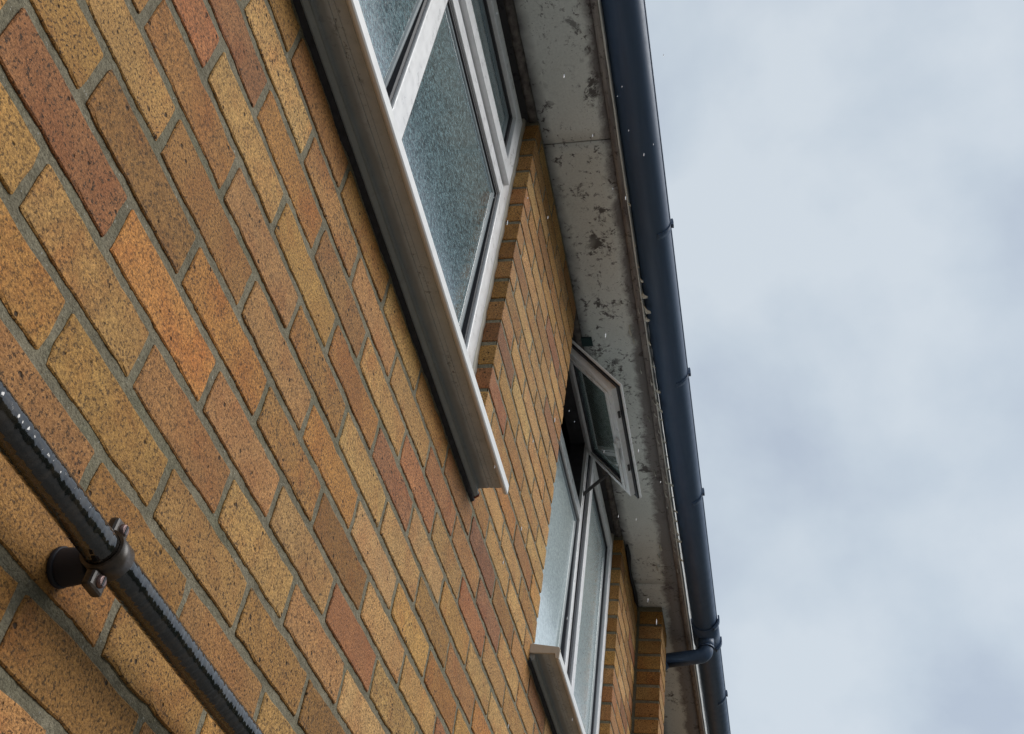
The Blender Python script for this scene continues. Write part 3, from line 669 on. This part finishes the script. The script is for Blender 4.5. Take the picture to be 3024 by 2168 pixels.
# rolled front lip
q = MB(); q.tube([(x, gy(x) - GR + 0.001, GZC + 0.001) for x in [XL + (XR - XL) * i / 30 for i in range(31)]], 0.0042, 8); q.build('front_lip', PVC, gut)
for x in (-0.35, 0.35, 1.755, 2.445, 3.157, 4.863, 5.9):
    m = half_round(x - 0.011, x + 0.011, GR + 0.0035, 0.003, -0.20, 1.25, 0.0, 12)
    n0 = len(m.v); m2 = half_round(x - 0.008, x + 0.008, GR + 0.011, 0.008, -0.34, 0.10, 0.0, 5); m.v += m2.v; m.f += [tuple(i + n0 for i in f_) for f_ in m2.f]; m.sm += m2.sm
    m.build('bracket_clip', PVC, gut)
half_round(4.128, 4.322, GR + 0.006, 0.005, -0.06, math.pi + 0.06, 0.0, 20).build('outlet', PVC, gut)
for x in (4.128, 4.322):
    half_round(x - 0.014, x + 0.014, GR + 0.013, 0.007, -0.22, 0.9, 0.0, 12).build('outlet_clip', PVC, gut)
dp = thing('downpipe', 'black swan neck downpipe curving from the gutter outlet back behind the brick pier', 'downpipe')
ox_ = 4.225; oy_ = gy(ox_) - 0.002
q = MB(); q.tube([(ox_, oy_, 2.125), (ox_, oy_, 2.070)], 0.0375, 24); q.build('socket', PVC, dp)
path = [(ox_, oy_, 2.11), (ox_, oy_, 2.065)]
for k in range(1, 9):
    a = math.radians(74) * k / 8; path.append((ox_, oy_ + 0.036 * (1 - math.cos(a)), 2.065 - 0.036 * math.sin(a)))
path += [(ox_, -0.10, 2.003)]
for k in range(1, 7):
    a = math.radians(74) * (1 - k / 6); path.append((ox_, -0.10 + 0.045 * (math.sin(math.radians(74)) - math.sin(a)), 2.003 - 0.045 * (math.cos(a) - math.cos(math.radians(74)))))
lx = path[-1]; path += [(ox_, lx[1], GZ + 0.02)]
q = MB(); q.tube(path, 0.034, 24); q.build('pipe', PVC, dp)
q = MB(); q.tube([(ox_, oy_, 2.078), (ox_, oy_, 2.070)], 0.0392, 24); q.build('collar', PVC, dp)

rf = thing('roof', 'plain tiled roof slope above the gutter', 'roof')
q = MB(); b = 0; q.v = [(XL, -0.29, 2.262), (XR, -0.29, 2.262), (XR, 4.0, 4.4), (XL, 4.0, 4.4), (XL, -0.29, 2.275), (XR, -0.29, 2.275), (XR, 4.0, 4.415), (XL, 4.0, 4.415)]
for f_ in ((0, 1, 2, 3), (7, 6, 5, 4), (0, 4, 5, 1), (1, 5, 6, 2), (2, 6, 7, 3), (3, 7, 4, 0)): q.face(f_)
q.build('slope', ROOFM, rf)
q = MB(); q.box(XL, XR, -0.19, 3.4, SZ + 0.19, SZ + 0.195); q.build('loft_floor', ROOFM, rf)

# ------------------------------------------------------------------ overflow pipe on the wall and its clip
PR = 0.016
pz = lambda x: -0.1125 - 0.0085 * (x - 0.05); pyc = lambda x: -0.052
q = MB(); q.tube([(XL + 0.2 + i * 0.1, pyc(0), pz(XL + 0.2 + i * 0.1)) for i in range(0, 80)], PR, 28)
tag(q.build('overflow_pipe', PIPE), 'wet black plastic pipe fixed along the lower part of the brick wall', 'pipe')
cx = 0.236
clip = thing('pipe_clip', 'black and grey saddle clip with two screws holding the black pipe to the wall', 'pipe clip')
czc = pz(cx)
q = MB(); q.tube([(cx + 0.012, -0.0005, czc - 0.004), (cx + 0.012, -0.006, czc - 0.004)], 0.0185, 20); q.tube([(cx + 0.012, -0.006, czc - 0.004), (cx + 0.010, -0.034, czc - 0.002)], [0.0175, 0.015], 20); q.build('base', BLACKISH, clip, 0.0015)
BAND = plain('clip_band', (0.060, 0.045, 0.034, 1), 0.36, nz=0.8)
q = MB(); nseg = 30; hw = 0.011
for k in range(nseg + 1):
    a = 2 * math.pi * k / nseg
    for (dx, r_) in ((-hw, PR + 0.0005), (-hw, PR + 0.0035), (hw, PR + 0.0035), (hw, PR + 0.0005)):
        q.v.append((cx + dx, -0.052 + r_ * math.cos(a), czc + r_ * math.sin(a)))
for k in range(nseg):
    for i in range(4): q.face((k * 4 + i, k * 4 + (i + 1) % 4, (k + 1) * 4 + (i + 1) % 4, (k + 1) * 4 + i), i in (1, 3))
q.build('band', BAND, clip)
for sgn in (1, -1):
    z = czc + sgn * (PR + 0.010)
    q = MB(); q.box(cx - hw, cx + hw, -0.056, -0.046, z - 0.010, z + 0.0075); lug = q.build('lug', BAND, clip, 0.003)
    q = MB(); q.tube([(cx, -0.0555, z), (cx, -0.0595, z)], [0.0062, 0.0048], 16); q.build('screw', SCREW, clip, 0.0008)
    q = MB(); q.box(cx - 0.0012, cx + 0.0012, -0.0600, -0.0596, z - 0.0042, z + 0.0042); q.build('screw_slot', GASKET, clip)

# ------------------------------------------------------------------ rain in the air between the camera and the eaves
WATER = plain('rain_water', (0.75, 0.80, 0.86, 1), 0.15, nz=0.02)
q = MB(); rr_ = random.Random(11); nd = 0
while nd < 34:
    u, v_ = rr_.uniform(1450, 1960), rr_.uniform(0, 2168); d_ = rr_.uniform(0.9, 2.3)
    dirw = Vector([RC[0][k] * (u - 1512) / FPX + RC[1][k] * (v_ - 1084) / FPX + RC[2][k] for k in range(3)])
    c = CP + dirw * d_
    if c.y > -0.10 or c.z > 2.0: continue
    nd += 1; r_ = rr_.uniform(0.0004, 0.0007); b = len(q.v); h_ = r_ * rr_.uniform(4.0, 7.0)
    ringz = [(-h_, 0.0), (-h_ * 0.6, r_ * 0.9), (h_ * 0.1, r_), (h_ * 0.7, r_ * 0.55), (h_, 0.0)]
    for zz, r2 in ringz:
        for k in range(6): q.v.append((c.x + r2 * math.cos(k * math.pi / 3), c.y + r2 * math.sin(k * math.pi / 3), c.z + zz))
    for i in range(4):
        for k in range(6): q.face((b + i * 6 + k, b + i * 6 + (k + 1) % 6, b + (i + 1) * 6 + (k + 1) % 6, b + (i + 1) * 6 + k), True)
o = q.build('rain', WATER); o['kind'] = 'stuff'; o['label'] = 'fine raindrops falling past the eaves'; o['category'] = 'rain'
